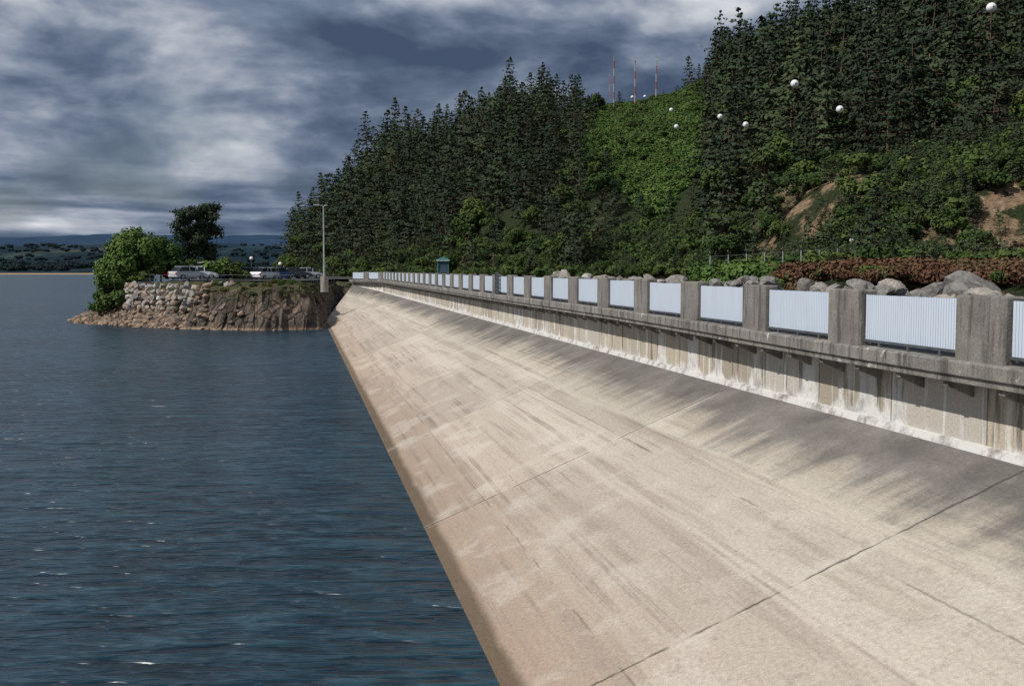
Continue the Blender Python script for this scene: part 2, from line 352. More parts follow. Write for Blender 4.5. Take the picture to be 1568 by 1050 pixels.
# ---------------------------------------------------------------- dam
SL=-.193
d2=np.array([SL,1.0]); d2/=np.linalg.norm(d2); n2v=np.array([-d2[1],d2[0]])   # n toward water
def basept(Y): return np.array([10.15+SL*Y,Y])
def ztop(Y): return CZ-.26-.12*sstep(0,1,(37-Y)/21)
A0=basept(-30.0); F1=basept(136.0); F2=np.array([-21.0,142.5])
L1=np.linalg.norm(F1-A0)
d3=(F2-F1)/np.linalg.norm(F2-F1); n3=np.array([-d3[1],d3[0]]); L2=np.linalg.norm(F2-F1)
nm=(n2v+n3); nm/=np.linalg.norm(nm); nm=nm/np.dot(nm,n2v)
dam=empty('concrete_dam')
def path():
    st=[]; k=int(L1/2)
    for i in range(k+1):
        u=L1*i/k; p=A0+d2*u; st.append((u,p,nm if i==k else n2v,ztop(p[1])))
    for i in range(1,4):
        u=L2*i/3; st.append((L1+u,F1+d3*u,n3,ztop(140)))
    return st
ST=path()
def extrude(name,prof,mat):
    vs=[];uv=[];Fc=[]; m=len(prof)
    for (u,p,n,zt) in ST:
        for (o,z) in prof:
            q=p+n*o; vs.append((q[0],q[1],zt+z)); uv.append((u,z))
    for i in range(len(ST)-1):
        for j in range(m-1):
            a=i*m+j; Fc.append((a,a+m,a+m+1,a+1))
    return mkobj(name,vs,Fc,mat,uv=uv,parent=dam)
extrude('cornice',[(-.33,-1.0),(.12,-1.0),(.15,-1.03),(.15,-1.22),(.10,-1.24),(.10,-1.34),(.04,-1.36),(-.42,-1.36)],M_corn)
extrude('crest_road',[(-9.5,-1.3),(-9.2,-1.02),(-8.2,-1.02),(-8.17,-1.17),(-.9,-1.17),(-.87,-1.02),(-.32,-1.004)],M_asph)
vs=[];uv=[];Fc=[]
FOOT=3.2; WO=-.42
def footz(u): return FOOT+ (0.0 if u<L1 else (u-L1)/L2*.9)
for (u,p,n,zt) in ST:
    for o,z in ((WO,zt-1.36),(WO,footz(u)+.02),):
        q=p+n*o; vs.append((q[0],q[1],z)); uv.append((u,z-footz(u)))
for i in range(len(ST)-1):
    a=i*2; Fc.append((a,a+2,a+3,a+1))
mkobj('wave_wall',vs,Fc,M_wall,uv=uv,parent=dam)
mb=MB()
for i in range(int(L1/1.4)):
    p=A0+d2*(i*1.4+.35); zt=ztop(p[1])
    D=(d2[0],d2[1],0);Nn=(n2v[0],n2v[1],0)
    a,b,c,e=WO+.002,.04,-1.362,-1.62
    P0=np.array([p[0],p[1],zt]); V=[]
    for du in (0,.13):
        for (o,z) in ((a,c),(b,c),(b,c-.07),(a,e)):
            V.append(P0+np.array(D)*du+np.array(Nn)*o+np.array([0,0,z]))
    mb.add(V,[(0,1,2,3),(7,6,5,4),(0,4,5,1),(1,5,6,2),(2,6,7,3),(3,7,4,0)])
mb.obj('corbels',[M_corn],dam)
t=newmat('lime_kerb',.9); f=t.noise(t.tc.outputs['Object'],2.2,6,.7)
col(t,t.ramp(f,[(.35,(.24,.22,.20)),(.52,(.60,.59,.57))])); M_kerb=t.m
vs=[];Fc=[]
for (u,p,n,zt) in ST:
    fz=footz(u)
    for o,z in ((WO+.003,fz+.09),(WO+.06,fz+.08),(WO+.11,fz-.05)):
        q=p+n*o; vs.append((q[0],q[1],z))
for i in range(len(ST)-1):
    for j in range(2):
        a=i*3+j; Fc.append((a,a+3,a+4,a+1))
mkobj('foot_kerb',vs,Fc,M_kerb,parent=dam)
# upstream slab
vs=[];uv=[];Fc=[]; NV=10
W=7.19
uJ=L1*( (15.6+30)/166.0); off=5.6*2*10-uJ
Wend=basept(119.5)+n2v*W
for (u,p,n,zt) in ST:
    f0=p+n*WO; fz=footz(u); Yp=p[1]
    wpt=p+n2v*W
    if Yp>118:
        k=(Yp-118)/(142.5-118); wpt=Wend+np.array([-.9*k,3.0*k])
    for j in range(NV+1):
        s=j/(NV-2.0)
        q=f0+(wpt-f0)*s; z=fz*(1-s)
        vs.append((q[0],q[1],z)); uv.append((u+off,s*8.2))
for i in range(len(ST)-1):
    for j in range(NV):
        a=i*(NV+1)+j; Fc.append((a,a+NV+1,a+NV+2,a+1))
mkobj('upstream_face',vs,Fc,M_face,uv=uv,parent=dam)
# posts & railing
posts=MB(); rail=MB()
def seg_items(p0,dd,nn,zt):
    D=(dd[0],dd[1],0);Nn=(nn[0],nn[1],0); P=(p0[0],p0[1],0)
    hw=.62; zb=zt-1.0; b=.03; ii=random.uniform(-.012,.012)
    pl=[(-hw+b,0),(hw-b,0),(hw,-b),(hw,-.33+b),(hw-b,-.33),(-hw+b,-.33),(-hw,-.33+b),(-hw,-b)]
    V=[]
    for z,k in ((zb,1),(zt-.03+ii,1),(zt+ii,.95)):
        for (x,y) in pl:
            y2=-.165+(y+.165)*k
            V.append(np.array(P)+np.array(D)*x*k+np.array(Nn)*y2+np.array([0,0,z]))
    Fc=[(i,(i+1)%8,8+(i+1)%8,8+i) for i in range(8)]+[(8+i,8+(i+1)%8,16+(i+1)%8,16+i) for i in range(8)]+[tuple(range(16,24))]
    posts.add(V,Fc)
    l0,l1=hw+.03,4.18-hw-.03; zt2=zt-.07
    nb=int((l1-l0)/.072); pitch=(l1-l0)/nb
    for i in range(nb):
        x=l0+i*pitch+.005
        rail.box(P,D,Nn,Z3,(x,x+pitch-.010),(-.13+.004*(i%2),-.10),(zb+.13,zt2+random.uniform(-.004,.004)),0)
    rail.box(P,D,Nn,Z3,(l0-.03,l1+.03),(-.18,-.132),(zt2-.12,zt2-.05),0)
    rail.box(P,D,Nn,Z3,(l0-.03,l1+.03),(-.18,-.132),(zb+.17,zb+.23),0)
    rail.box(P,D,Nn,Z3,(l0-.03,l1+.03),(-.125,-.085),(zb+.085,zb+.125),1)
    for x in (l0+.5,(l0+l1)/2,l1-.5): rail.box(P,D,Nn,Z3,(x-.03,x+.03),(-.13,-.08),(zb,zb+.084),1)
uu=L1*((16.4+30)/166.0)-4.18*7
npst=int((L1-uu)/4.18)
for i in range(npst):
    p=A0+d2*(uu+4.18*i); seg_items(p,d2,n2v,ztop(p[1]))
for i in range(2):
    p=F1+d3*(4.0*i*.93+.3); seg_items(p,d3,n3,ztop(140))
po=posts.obj('parapet_posts',[M_post],dam); ro=rail.obj('white_railing',[M_white,M_steel])
mb=MB(); p=basept(56.0); zt=ztop(56)
D=(d2[0],d2[1],0);Nn=(n2v[0],n2v[1],0);P=(p[0],p[1],0)
for x in (0,.9): mb.box(P,D,Nn,Z3,(x,x+.06),(.004,.06),(zt-.98,zt+.12))
for k in range(6): mb.box(P,D,Nn,Z3,(.06,.9),(.01,.05),(zt-.95+k*.2,zt-.90+k*.2))
for k in range(7): mb.box(P,D,Nn,Z3,(.06+k*.12,.10+k*.12),(.02,.045),(zt-.9,zt+.05))
mb.obj('access_gate',[M_steel])  # steel bars stand in for an unidentified dark feature of the parapet
# ---------------------------------------------------------------- terrain
SK=[(-100,420,300,230,0),(385,418,300,230,6),(425,378,300,225,8),(450,338,310,215,8),(480,298,320,205,8),(530,265,325,195,9),(560,212,330,190,9),(600,194,330,185,9),(650,182,335,175,9),
(720,160,340,165,9),(780,132,340,155,9),(860,132,340,145,9),(905,148,335,138,5),(990,156,330,128,1.5),(1030,128,320,122,5),(1080,85,310,115,8),(1140,50,300,105,9),
(1200,14,300,98,9),(1250,32,300,93,9),(1300,26,300,88,9),(1350,4,295,86,9),(1450,-30,290,84,9),(1568,-60,280,82,9),(2000,-70,280,80,9)]
aa=[(x-784)/F for x,*_ in SK]
def TRG(a):
    R=np.interp(a,aa,[k[2] for k in SK]); T=np.interp(a,aa,[k[3] for k in SK])
    G=np.interp(a,aa,[CZ+(HZ-k[1])/F*k[2]-k[4] for k in SK]); return T,R,G
def hill_t(X,Y):
    a=X/max(Y,1); T,R,G=TRG(a); return (Y-T)/(R-T)
def hgt(X,Y):
    o=np.dot(np.array([X,Y])-A0,n2v)
    a=X/max(Y,1); T,R,G=TRG(a); t_=(Y-T)/(R-T)
    z0=np.interp(a,[-.3,-.1,.1,.3],[4.4,4.5,5.0,5.75])
    if t_<0: z=z0-.4*min(1,-t_*2)
    elif t_<=1: z=z0+(G-z0)*(t_**.92)
    else: z=G-.12*(Y-R)
    nz=mn.fractal(Vector((X*.03,Y*.03,0)),1,2,4)*2.2
    z+=nz*min(1,max(0,t_*5+.05))
    if a>.25 and 0<t_<.22:
        z+=2.4*sstep(.02,.06,t_)*(1-sstep(.08,.2,t_))*(1+mn.noise(Vector((X*.12,Y*.12,6))))
    if Y<146 and o>-9.6: return 2.0 if o<0 else -4.0
    if o>-14 and Y<146: z=min(z,4.7)
    xe=np.interp(Y,[140,150,170,220,300,420,520],[-40,-46,-47,-52,-66,-95,-120])+mn.noise(Vector((Y*.05,1,2)))*3
    if X<xe+4: z=z+( -4-z)*sstep(0,8,xe+4-X)
    return z
xs=np.arange(-150,420,3.0); ys=np.arange(20,520,3.0)
vs=[];ea=[]
for y in ys:
    for x in xs:
        z=hgt(x,y); vs.append((x,y,z)); t_=hill_t(x,y); a=x/y
        e=.0
        if -.02<t_<.2 and a>.25: e=1.0-sstep(.16,.2,t_)
        elif -.05<t_<.06: e=.85
        ea.append(e)
nx=len(xs); Fc=[(j*nx+i,j*nx+i+1,(j+1)*nx+i+1,(j+1)*nx+i) for j in range(len(ys)-1) for i in range(nx-1)]
to=mkobj('hillside_terrain',vs,Fc,M_hill,smooth=True)
at=to.data.attributes.new('earth','FLOAT','POINT'); at.data.foreach_set('value',ea)
mkobj('lake_water',[(-9000,-3000,0),(9000,-3000,0),(9000,9000,0),(-9000,9000,0)],[(0,1,2,3)],M_water)
mkobj('lakebed_ground',[(-14000,-9000,-6),(14000,-9000,-6),(14000,16000,-6),(-14000,16000,-6)],[(0,1,2,3)],M_hill)
# far hills
xs2=np.linspace(-7000,7000,280); ys2=np.concatenate([np.linspace(1430,1700,8),np.linspace(1800,10500,80)])
vs=[]
for y in ys2:
    for x in xs2:
        b=np.interp(y,[1430,1460,1520,1900,2700,3300,4300,5500,7600,8600,10500],[-1,1.2,6,24,64,80,74,120,240,268,200])
        k=mn.fractal(Vector((x*.0009,y*.0006,3)),1,2,5)
        z=b*(1+.18*k)+ (0 if y<1500 else mn.fractal(Vector((x*.004,y*.004,1)),1,2,4)*min(9,(y-1500)*.02))
        if y>5000: z+= 14*math.sin(x*.0011+.6)
        if y<1520: z=b+ .5*k*(y-1430)/60
        vs.append((x,y,z))
nx=len(xs2); Fc=[(j*nx+i,j*nx+i+1,(j+1)*nx+i+1,(j+1)*nx+i) for j in range(len(ys2)-1) for i in range(nx-1)]
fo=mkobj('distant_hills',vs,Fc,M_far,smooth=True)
far_e=empty('distant_trees')
for i in range(800):
    y=random.choice([random.uniform(1500,1640),random.uniform(1500,3000)]); a=random.uniform(-.50,-.17); x=a*y
    if mn.noise(Vector((x*.006,y*.004,8)))<-.15: continue
    b=np.interp(y,[1430,1460,1520,1900,2700,3300],[-1,1.2,6,24,64,80])
    inst('tree_clump',fart[0],(x,y,b-2.0),random.uniform(.6,1.3),parent=far_e)
# ---------------------------------------------------------------- promontory
poly=np.array([(-19.3,110.5),(-24.8,108.5),(-29,109.5),(-34.3,111.5),(-40,115.5),(-46,121),(-50.8,126),(-52,129.5),(-49,134),(-47,145),(-47,160),(-10,160),(-10,150),(-16,146),(-21.9,143.2),(-21.2,130),(-20.3,118.5)])
def pdist(x,y):
    n=len(poly); inside=False; dm=1e9
    for i in range(n):
        x1,y1=poly[i]; x2,y2=poly[(i+1)%n]
        if (y1>y)!=(y2>y) and x<(x2-x1)*(y-y1)/(y2-y1)+x1: inside=not inside
        L=(x2-x1)**2+(y2-y1)**2; tt=max(0,min(1,((x-x1)*(x2-x1)+(y-y1)*(y2-y1))/L))
        dm=min(dm,math.hypot(x-x1-tt*(x2-x1),y-y1-tt*(y2-y1)))
    return dm if inside else -dm
def prom(x,y):
    dd=pdist(x,y)
    if dd<0: return max(-3,dd*1.5),dd
    rough=mn.fractal(Vector((x*.5,y*.5,1.5)),1,2,4)
    d1=dd+rough*.5
    cliff=np.interp(d1,[-1,0,.4,.9,1.3,2.0,4],[-1,.0,1.5,2.3,3.8,4.3,4.6])
    wall=np.interp(dd,[0,4,4.3,5.0,6],[0,2.1,2.2,4.4,4.6])
    spur=np.interp(dd,[0,5,9],[0,2.4,3.4])
    k1=1-sstep(-34,-31,x)
    k2=1-sstep(-44.5,-41,x)
    z=cliff*(1-k1)+wall*k1; z=z*(1-k2)+spur*k2
    return z+rough*.22*min(1,dd),dd
xs3=np.arange(-56,-9.9,.42); ys3=np.arange(104,150.5,.42); vs=[];gr=[]
for y in ys3:
    for x in xs3:
        z,dd=prom(x,y)
        jx=mn.noise(Vector((x*.9,z*1.3,y*.9)))*.5; jy=mn.noise(Vector((x*.9+9,z*1.3,y*.9)))*.65
        k=1 if 0<dd<3.5 else 0
        vs.append((x+jx*k,y+jy*k,z)); gr.append(sstep(3.2,4.2,z) if x>-42 else sstep(2.0,3.0,z)*.8)
nx=len(xs3); Fc=[(j*nx+i,j*nx+i+1,(j+1)*nx+i+1,(j+1)*nx+i) for j in range(len(ys3)-1) for i in range(nx-1)]
pr=mkobj('rock_promontory',vs,Fc,M_cliff)
at=pr.data.attributes.new('grass','FLOAT','POINT'); at.data.foreach_set('value',gr)
def rockmesh(name,seed,mat):
    bm=bmesh.new(); bmesh.ops.create_icosphere(bm,subdivisions=2,radius=.5); rng=random.Random(seed)
    pl=[(Vector((rng.gauss(0,1),rng.gauss(0,1),rng.gauss(0,1))).normalized(),rng.uniform(.22,.42)) for _ in range(13)]
    sc=Vector((rng.uniform(.9,1.4),rng.uniform(.8,1.1),rng.uniform(.65,.95)))
    for v in bm.verts:
        for n,dst in pl:
            q=v.co.dot(n)
            if q>dst: v.co-=n*(q-dst)
        v.co+=v.co*mn.noise(v.co*3+Vector((seed,0,0)))*.12
        v.co=Vector((v.co.x*sc.x,v.co.y*sc.y,v.co.z*sc.z))
    me=bpy.data.meshes.new(name); bm.to_mesh(me); bm.free(); me.materials.append(mat); return me
rk=[rockmesh('stone_%d'%i,i+3,M_rock) for i in range(6)]; rkw=[rockmesh('pale_stone_%d'%i,i+33,M_rockw) for i in range(6)]
rkg=[rockmesh('grey_stone_%d'%i,i+63,M_rockg) for i in range(7)]
re=empty('riprap_rocks')
cnt=0
for i in range(9000):
    x=random.uniform(-53,-27); y=random.uniform(107,134); z,dd=prom(x,y)
    if dd<-.8 or dd>9: continue
    if x>-31 and (dd>.9 or random.random()<.5): continue
    if x>-41 and dd>4.3: continue
    if x<-41 and dd>6: continue
    if cnt>1300: break
    s=random.uniform(.35,1.05)
    inst('stone',random.choice(rk),(x,y,z+.02*s),s,parent=re,tilt=.6); cnt+=1
se=empty('stone_retaining_wall')
wl=[(-43.0,123.6),(-41.0,121.0),(-37.8,118.6),(-34.5,116.0),(-31.0,114.0),(-28.0,112.6)]
for k in range(len(wl)-1):
    a=np.array(wl[k]);b=np.array(wl[k+1]); L=np.linalg.norm(b-a)
    for i in range(int(L/.75)):
        for z in np.arange(1.9+(.8 if k==4 else 0),4.5,.58):
            p=a+(b-a)*((i+.5+random.uniform(-.4,.4))*.75/L); nn=np.array([-(b-a)[1],(b-a)[0]])/L
            if nn[1]>0: nn=-nn
            q=p+nn*(.9-(z-1.9)*.22+random.uniform(-.15,.15))
            inst('stone',random.choice(rkw),(q[0],q[1],z+random.uniform(-.15,.15)),random.uniform(.7,1.3),parent=se,tilt=.5)
be=empty('crest_boulders')
for i in range(230):
    Y=random.uniform(14,95); o=-random.uniform(9.5,12.5)
    if mn.noise(Vector((Y*.22,3,1)))<-.18: continue
    p=basept(Y)+n2v*o; s=random.uniform(.45,1.05)
    if random.random()<.12: s=random.uniform(1.2,1.9)
    inst('boulder',random.choice(rkg),(p[0],p[1],4.95+random.uniform(-.15,.4)),s,parent=be,tilt=.7)
# ---------------------------------------------------------------- forest
fe=empty('pine_forest'); ge=empty('hillside_shrubs'); ue=empty('rust_brush')
CT=[.08,.2,.3,.5,.75,1.0]; CC=[.130,.130,.128,.120,.120,.125]; CW=[.006,.022,.040,.056,.052,.048]
def clearing(a,t_,k=1):
    if t_<.12 or t_>1.12: return False
    wob=.024*mn.noise(Vector((t_*9,a*30,2)))
    return abs(a+wob-np.interp(t_,CT,CC))<np.interp(t_,CT,CW)*k
def bank(X,Y): return mn.noise(Vector((X*.06,Y*.1,14)))>.0
cnt=0; y=80.0
while y<372:
    sp=4.8+ y*.0035
    x=-.235*y
    while x<.60*y:
        X=x+random.uniform(-2.4,2.4); Y=y+random.uniform(-2.4,2.4); x+=sp
        a=X/Y; t_=hill_t(X,Y)
        if t_<-.03 or t_>1.12: continue
        o=np.dot(np.array([X,Y])-A0,n2v)
        if o>-16 and Y<150: continue
        if X<np.interp(Y,[140,220,300,420],[-40,-46,-62,-90]): continue
        z=hgt(X,Y)-.25
        near_clear=abs(a-.128)<.045 and t_<.30
        if clearing(a,t_):
            if random.random()<.13: inst('tree',random.choice(broads+pines),(X,Y,z),random.uniform(.22,.55),parent=fe)
            continue
        nz=mn.noise(Vector((X*.035,Y*.035,4)))
        if a>.25 and t_<.15:
            if bank(X,Y): continue
            inst('pine',random.choice(pines),(X,Y,z),random.uniform(.28,.6),parent=fe)
            if random.random()<.6: inst('pine',random.choice(pines),(X+1.8,Y-1.2,hgt(X+1.8,Y-1.2)-.2),random.uniform(.2,.45),parent=fe)
            continue
        edge=abs(a-.13)<.12 and .1<t_<1.1
        pb=.07+.22*max(0,nz)+(.16 if edge else 0)+(.12 if t_<.15 else 0)
        if random.random()<pb:
            inst('broadleaf',random.choice(broads),(X,Y,z),random.uniform(.55,1.0)*(.55 if near_clear else 1)*(.75 if t_<.05 else 1),parent=fe)
        else:
            s=random.choice([random.uniform(.5,.8),random.uniform(.75,1.08),random.uniform(.95,1.3)])*(1.0+.2*nz)*(1.08 if a>.18 else 1)
            if t_<.10: s*=.72
            if near_clear: s*=.5
            inst('pine',random.choice(pines),(X,Y,z),s,sz=s*random.uniform(.88,1.12),parent=fe,tilt=.04)
        cnt+=1
    y+=sp*.92
for i in range(4500):
    a=random.uniform(-.2,.5); T,R,G=TRG(a); t_=random.uniform(-.04,.16 if a>.2 else .10); Y=T+t_*(R-T); X=a*Y
    o=np.dot(np.array([X,Y])-A0,n2v)
    if o>-16 and Y<150: continue
    if a>.22 and bank(X,Y) and random.random()<.86: continue
    if a<.22 and random.random()<.50: continue
    z=hgt(X,Y)-.25
    me=random.choice([shrubs[2],pines[5],shrubs[2],broads[1],pines[2],pines[0]]) 
    s=random.uniform(.5,1.1) if me in shrubs+rusts else random.uniform(.12,.32)
    inst('shrub',me,(X,Y,z),s,parent=ge)
for i in range(4800):
    t_=random.uniform(.12,1.1); a=.125+random.uniform(-.07,.07)
    if not clearing(a,t_,1.1): continue
    T,R,G=TRG(a); Y=T+t_*(R-T); X=a*Y
    me=random.choice(shrubs[:2]) if random.random()<.85 else shrubs[2]
    inst('shrub',me,(X,Y,hgt(X,Y)-.35),random.uniform(.5,1.3),parent=ge)
for i in range(1700):
    Y=random.uniform(30,86); a=random.uniform(.17,.56); X=a*Y
    o=np.dot(np.array([X,Y])-A0,n2v)
    if o>-13: continue
    z=hgt(X,Y)-.15
    if a<.24: me=random.choice(shrubs); s=random.uniform(.5,.85)
    else: me=random.choice(rusts+rusts+[shrubs[2]]); s=random.uniform(.6,1.05)
    if me is shrubs[2]: s*=.5
    inst('brush',me,(X,Y,z),s*(.75 if Y<50 else 1),parent=ue)
# ---------------------------------------------------------------- promontory trees
def gz(x,y):
    z,dd=prom(x,y); return z
def umbrella_pine(name,seed,h,loc):
    rng=np.random.default_rng(seed); mb=MB(); C=[];N=[];S=[]
    pts=[np.array([0,0,0.]),np.array([.1,0,h*.3]),np.array([-.05,.1,h*.6]),np.array([.1,0,h*.9])]
    for i in range(3): mb.tube(pts[i],pts[i+1],.2-.045*i,.2-.045*(i+1),8)
    for i in range(34):
        tt=rng.uniform(.30,1.0); z=h*tt; an=rng.random()*6.283
        L=(1.75 if tt<.9 else 1.2)*rng.uniform(.45,1.15)*(0.8 if tt<.5 else 1)
        o=np.array([0,0,z*.94]); e=np.array([math.cos(an)*L,math.sin(an)*L,z+rng.uniform(0,.35)])
        mb.tube(o,e,.06,.02,4,cap=False)
        for q in range(4):
            c0=e-(e-o)*rng.uniform(-.05,.7)+rng.normal(0,.12,3)
            for k in range(48):
                dv=rng.normal(0,1,3)*(.34,.34,.18); C.append(c0+dv); N.append(dv*2+rng.normal(0,.4,3)+np.array([0,0,.6])); S.append(rng.uniform(.12,.25))
    me=finish(name,mb,C,N,S,L_dpine,rng,1.7)
    o=bpy.data.objects.new(name,me); scene.collection.objects.link(o); o.location=loc; return o
umbrella_pine('pine_tree',51,8.2,(-38.4,130.5,4.5)).scale=(1.0,1.0,1.05)
umbrella_pine('pine_tree',52,7.6,(-36.4,131.6,4.5)).scale=(1.05,1.05,1.2)
me=broad('deciduous_tree',61,7.8,3.1,L_bright,.10,12000,.24,36,.45)
for (x,y,s,sz_) in ((-43.2,126.2,1.06,1.30),(-40.8,127.8,.84,.95),(-45.3,125.8,.84,1.05)):
    inst('deciduous_tree',me,(x,y,gz(x,y)-.7),s,sz=sz_)
pe=empty('promontory_shrubs')
for (x,y,s) in ((-46.5,124,1.1),(-45,123,1.2),(-43.5,123.2,1.2),(-46.2,126,1.3),(-42,124.4,1.1),(-40.2,127,1.6),(-38.9,128.5,1.7),(-37.2,129,1.4),(-35.5,129.6,1.6),(-34,130,1.3),(-41.0,128,1.8),(-32.4,131,.9)):
    inst('shrub',random.choice([shrubs[0],shrubs[2]]),(x,y,gz(x,y)-.2),s,parent=pe)
for i in range(420):
    x=random.uniform(-33,-20); y=random.uniform(110,126); z,dd=prom(x,y)
    if dd<1.2 or dd>4.5 or z<2.0: continue
    inst('tuft',random.choice(rusts+[shrubs[2],shrubs[2]]),(x,y,z-.15),random.uniform(.10,.28),parent=pe)
for (x,y,s) in ((-37,150,.4),(-33,165,.5),(-42,160,.5),(-30,185,.55),(-26,190,.5),(-38,180,.45)):
    inst('deciduous_tree',broads[0],(x,y,4.4),s)
# ---------------------------------------------------------------- parking
mkobj('parking_lot',[(-36,121,4.78),(-23.5,121,4.78),(-23.5,146,4.78),(-12,148,4.78),(-12,200,4.78),(-44,200,4.78),(-41,150,4.78)],[(0,1,2,3,4,5,6)],M_asph)
CM={k:simple('paint_'+k,c,.3,.0,.05) for k,c in dict(white=(.80,.81,.83),silver=(.50,.52,.54),blue=(.07,.14,.30),red=(.42,.03,.03),dark=(.04,.045,.05)).items()}
M_glass=simple('car_glass',(.02,.025,.03),.08); M_tyre=simple('tyre',(.02,.02,.02),.9)
M_lampr=simple('tail_light',(.4,.02,.02),.3)
def make_car(colr,loc,rz,van=False):
    mb=MB()
    H=1.95 if van else 1.48
    st=[(-2.1,.70,.35,.78),(-2.02,.80,.25,.92),(-1.3,.86,.22,.95),(0,.88,.22,.95),(1.2,.86,.22,.90),(1.85,.80,.24,.76),(2.08,.68,.32,.62)]
    V=[]
    for x,wd,zl,zh in st:
        V+=[(x,-wd*.94,zl),(x,-wd,(zl+zh)/2),(x,-wd*.93,zh),(x,wd*.93,zh),(x,wd,(zl+zh)/2),(x,wd*.94,zl)]
    Fc=[(i*6+j,(i+1)*6+j,(i+1)*6+(j+1)%6,i*6+(j+1)%6) for i in range(6) for j in range(6)]+[tuple(range(6)),tuple(range(36,42))[::-1]]
    mb.add(V,Fc,0)
    cb=[(-1.95 if van else -1.75,.94,.78),(-1.85 if van else -1.25,H-.03,.66),(-.2,H,.68),(.35,H-.04,.65),(1.15,.93,.78)]
    V=[]
    for x,z,wd in cb: V+=[(x,-wd,z),(x,wd,z)]
    mb.add(V,[(0,2,3,1),(2,4,5,3),(4,6,7,5),(6,8,9,7),(0,8,6,4,2),(1,3,5,7,9)],1)
    mb.add([(cb[1][0],-.67,H-.02),(cb[1][0],.67,H-.02),(.35,.66,H-.03),(.35,-.66,H-.03),(cb[1][0],-.6,H+.03),(cb[1][0],.6,H+.03),(.25,.6,H+.03),(.25,-.6,H+.03)],[(0,1,5,4),(1,2,6,5),(2,3,7,6),(3,0,4,7),(4,5,6,7)],0)
    for sx in(-.3,.5):
        for sy in(-1,1): mb.add([(sx,sy*.80,.93),(sx+.1,sy*.80,.93),(sx+.08,sy*.69,H-.03),(sx-.02,sy*.69,H-.03)],[(0,1,2,3)],0)
    for x in(-1.3,1.3):
        for sy in(-1,1):
            mb.tube((x,sy*.66,.32),(x,sy*.89,.32),.32,.32,14,2); mb.tube((x,sy*.89,.32),(x,sy*.90,.32),.19,.17,10,3)
    for sy in(-.66,.66):
        mb.box((0,0,0),X3,Y3,Z3,(-2.12,-2.0),(sy-.1,sy+.1),(.62,.82),4); mb.box((0,0,0),X3,Y3,Z3,(1.92,2.06),(sy-.12,sy+.12),(.56,.70),3)
    o=mb.obj('parked_car',[CM[colr],M_glass,M_tyre,M_galv,M_lampr]); o.location=loc; o.rotation_euler=(0,0,rz); return o
zc=4.79
cars=[(277,128,'red',1.2),(288,123.5,'silver',1.0),(305,126,'white',.5),(319,129.5,'white',1.1),(352,135,'silver',.9),(366,134,'dark',1.3),(378,135,'blue',1.35),(391,136,'silver',1.3),(404,134,'white',1.25),(416,137,'silver',1.4),(428,139,'blue',1.3),(455,150,'dark',.4),(472,152,'silver',.3)]
for i,(px_,Y,cn,rz) in enumerate(cars):
    make_car(cn,((px_-784)/F*Y,Y,zc+(.1 if Y<130 else 0)),rz+random.uniform(-.1,.1),van=(i==3))
mb=MB(); pts=[(-42.0,123.8),(-38.5,120.8),(-34.8,118.0),(-31,116.3),(-26,113.5),(-22.5,113.2),(-22.0,118),(-22.8,130),(-22.6,142)]
for k in range(len(pts)-1):
    a=np.array(pts[k]);b=np.array(pts[k+1]); L=np.linalg.norm(b-a); n=max(1,round(L/2))
    for i in range(n):
        p=a+(b-a)*i/n; mb.tube((p[0],p[1],4.3),(p[0],p[1],5.5),.03,.025,6)
    for z in(5.0,5.45): mb.tube((*a,z),(*b,z),.014,.014,5)
mb.obj('metal_fence',[M_steel])
mb=MB(); prev=None
for i in range(26):
    a=.18+i*.0165; Y=86-i*.25; X=a*Y; z=hgt(X,Y)-.1
    mb.tube((X,Y,z),(X,Y,z+2.0),.05,.045,6); mb.tube((X,Y,z+2.0),(X-.1,Y-.25,z+2.3),.03,.03,5)
    if prev:
        for h_ in (.3,1.1,1.95): mb.tube(prev+Vector((0,0,h_)),Vector((X,Y,z+h_)),.008,.008,4,cap=False)
    prev=Vector((X,Y,z))
mb.obj('wire_fence',[M_galv])
# ---------------------------------------------------------------- street lamps
def at_px(px_,Y): return (px_-784)/F*Y
mb=MB(); X=at_px(497,124); Y=124
mb.tube((0,0,0),(0,0,1.8),.45,.42,12,1); mb.tube((0,0,1.8),(0,0,9.6),.13,.07,10,0)
mb.tube((0,0,9.55),(-.5,-.1,9.75),.05,.04,8,0); mb.box((-.75,-.1,9.74),X3,Y3,Z3,(-.35,.3),(-.13,.13),(-.06,.08),0)
mb.tube((0,0,9.55),(.18,.05,9.7),.05,.04,8,0); mb.box((.2,.05,9.7),X3,Y3,Z3,(-.1,.25),(-.12,.12),(-.05,.07),0)
o=mb.obj('street_lamp',[M_galv,M_conc]); o.location=(X,Y,3.5)
M_globe=simple('lamp_globe',(.8,.8,.78),.3,0,.05)
for px_,Y,h_ in((386,141,2.7),(430,141,2.0),(1302,84,2.6)):
    mb=MB(); mb.tube((0,0,0),(0,0,h_-.3),.06,.045,8,0); mb.tube((0,0,h_-.3),(0,0,h_-.22),.09,.09,8,0)
    bm=bmesh.new(); bmesh.ops.create_uvsphere(bm,u_segments=12,v_segments=8,radius=.24 if px_<500 else .16)
    vv=[(v.co.x,v.co.y,v.co.z+h_) for v in bm.verts]; ff=[tuple(v.index for v in f.verts) for f in bm.faces]; bm.free()
    mb.add(vv,ff,1); o=mb.obj('street_lamp',[M_steel,M_globe]); xx=at_px(px_,Y); o.location=(xx,Y,4.75 if px_<500 else hgt(xx,Y)-.1)
M_teal=simple('teal_paint',(.10,.30,.33),.5,0,.15); mb=MB()
mb.box((0,0,0),X3,Y3,Z3,(-.85,-.75),(-.6,.6),(0,2.6),0); mb.box((0,0,0),X3,Y3,Z3,(.55,.65),(-.6,.6),(0,2.6),0)
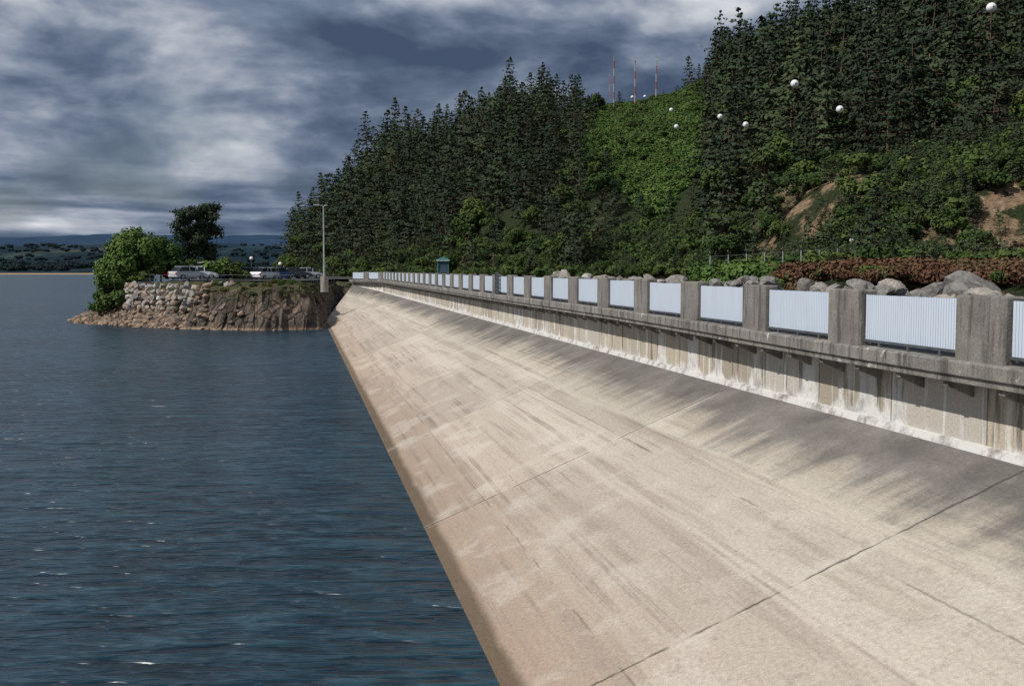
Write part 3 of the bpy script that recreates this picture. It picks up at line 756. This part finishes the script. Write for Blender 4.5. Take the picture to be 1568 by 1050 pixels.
mb.box((0,0,0),X3,Y3,Z3,(-.745,.545),(.45,.55),(.2,2.5),0); mb.box((0,0,0),X3,Y3,Z3,(-1.0,.8),(-.8,.8),(2.61,2.72),1)
mb.add([(-1,-.8,2.725),(.8,-.8,2.725),(.8,.8,2.725),(-1,.8,2.725),(-.1,-.8,3.2),(-.1,.8,3.2)],[(0,1,4),(2,3,5),(0,4,5,3),(1,2,5,4)],0)
mb.box((0,0,0),X3,Y3,Z3,(-.6,.4),(.40,.445),(1.0,2.2),1)
o=mb.obj('information_kiosk',[M_teal,M_white]); o.location=(at_px(680,152),152,4.6)
# ---------------------------------------------------------------- masts
t=newmat('mast_paint',.5); s_=t.n('ShaderNodeSeparateXYZ'); t.put(s_.inputs[0],t.tc.outputs['Object'])
st_=t.math('GREATER_THAN',t.math('FRACT',t.math('MULTIPLY',s_.outputs[2],1/4.4)),.5)
col(t,t.mix(st_,(.5,.12,.08),(.6,.55,.5))); M_mast=t.m
for px_,yt,Y in((938,98,318),(970,98,320),(1002,97,322)):
    X=at_px(px_,Y); z0=hgt(X,Y)-.5; zt=CZ+(HZ-yt)/F*Y; h_=zt-z0; mb=MB()
    lg=[(math.cos(k*2.094),math.sin(k*2.094)) for k in range(3)]
    def pt(k,z): r_=.32*(1-z/h_*.6); return (lg[k][0]*r_,lg[k][1]*r_,z)
    n=int(h_/.8)
    for i in range(n):
        za,zb=h_*i/n,h_*(i+1)/n
        for k in range(3):
            mb.tube(pt(k,za),pt(k,zb),.07,.07,4); mb.tube(pt(k,za),pt((k+1)%3,zb),.04,.04,3)
    mb.tube((0,0,h_),(0,0,h_+1.4),.04,.03,5)
    if px_==938:
        mb.tube((0,0,h_*.55),(-1.3,0,h_*.55),.05,.05,4); mb.tube((-1.3,0,h_*.3),(-1.3,0,h_*.75),.06,.06,4)
    o=mb.obj('antenna_mast',[M_mast]); o.location=(X,Y,z0)
# ---------------------------------------------------------------- cables with marker balls
M_ball=simple('marker_ball_paint',(.8,.8,.8),.25,0,.03)
def P3(px_,py_,Y): return Vector((at_px(px_,Y),Y,CZ+(HZ-py_)/F*Y))
def cable(keys,balls):
    mb=MB()
    ks=[P3(*k) for k in keys]; pts=[]
    for i in range(len(ks)-1):
        p0=ks[max(i-1,0)];p1=ks[i];p2=ks[i+1];p3=ks[min(i+2,len(ks)-1)]
        for j in range(12):
            s=j/12; pts.append(.5*((2*p1)+(p2-p0)*s+(2*p0-5*p1+4*p2-p3)*s*s+(3*p1-p0-3*p2+p3)*s**3))
    pts.append(ks[-1])
    for a,b in zip(pts,pts[1:]): mb.tube(a,b,.007,.007,4,1,cap=False)
    for k in balls:
        c=P3(*k); bm=bmesh.new(); bmesh.ops.create_uvsphere(bm,u_segments=24,v_segments=16,radius=.27)
        vv=[tuple(v.co+c) for v in bm.verts]; ff=[tuple(v.index for v in f.verts) for f in bm.faces]; bm.free(); mb.add(vv,ff,0)
        mb.tube(c-Vector((.0,.31,0)),c+Vector((.0,.31,0)),.05,.05,6,1)
    o=mb.obj('power_cable_with_marker_balls',[M_ball,M_steel],smooth=True)
cable([(1900,-130,48),(1505,20,62),(1211,133,75),(1099,182,112),(1033,197,128),(985,152,200),(970,110,320)],[(1505,20,62),(1211,133,75),(1099,182,112),(1033,197,128),(985,152,200)])
cable([(1700,60,58),(1280,171,82),(1138,194,100),(1025,172,150),(966,153,190),(938,110,318)],[(1280,171,82),(1138,194,100),(1025,172,150),(966,153,190)])
print('trees',cnt)
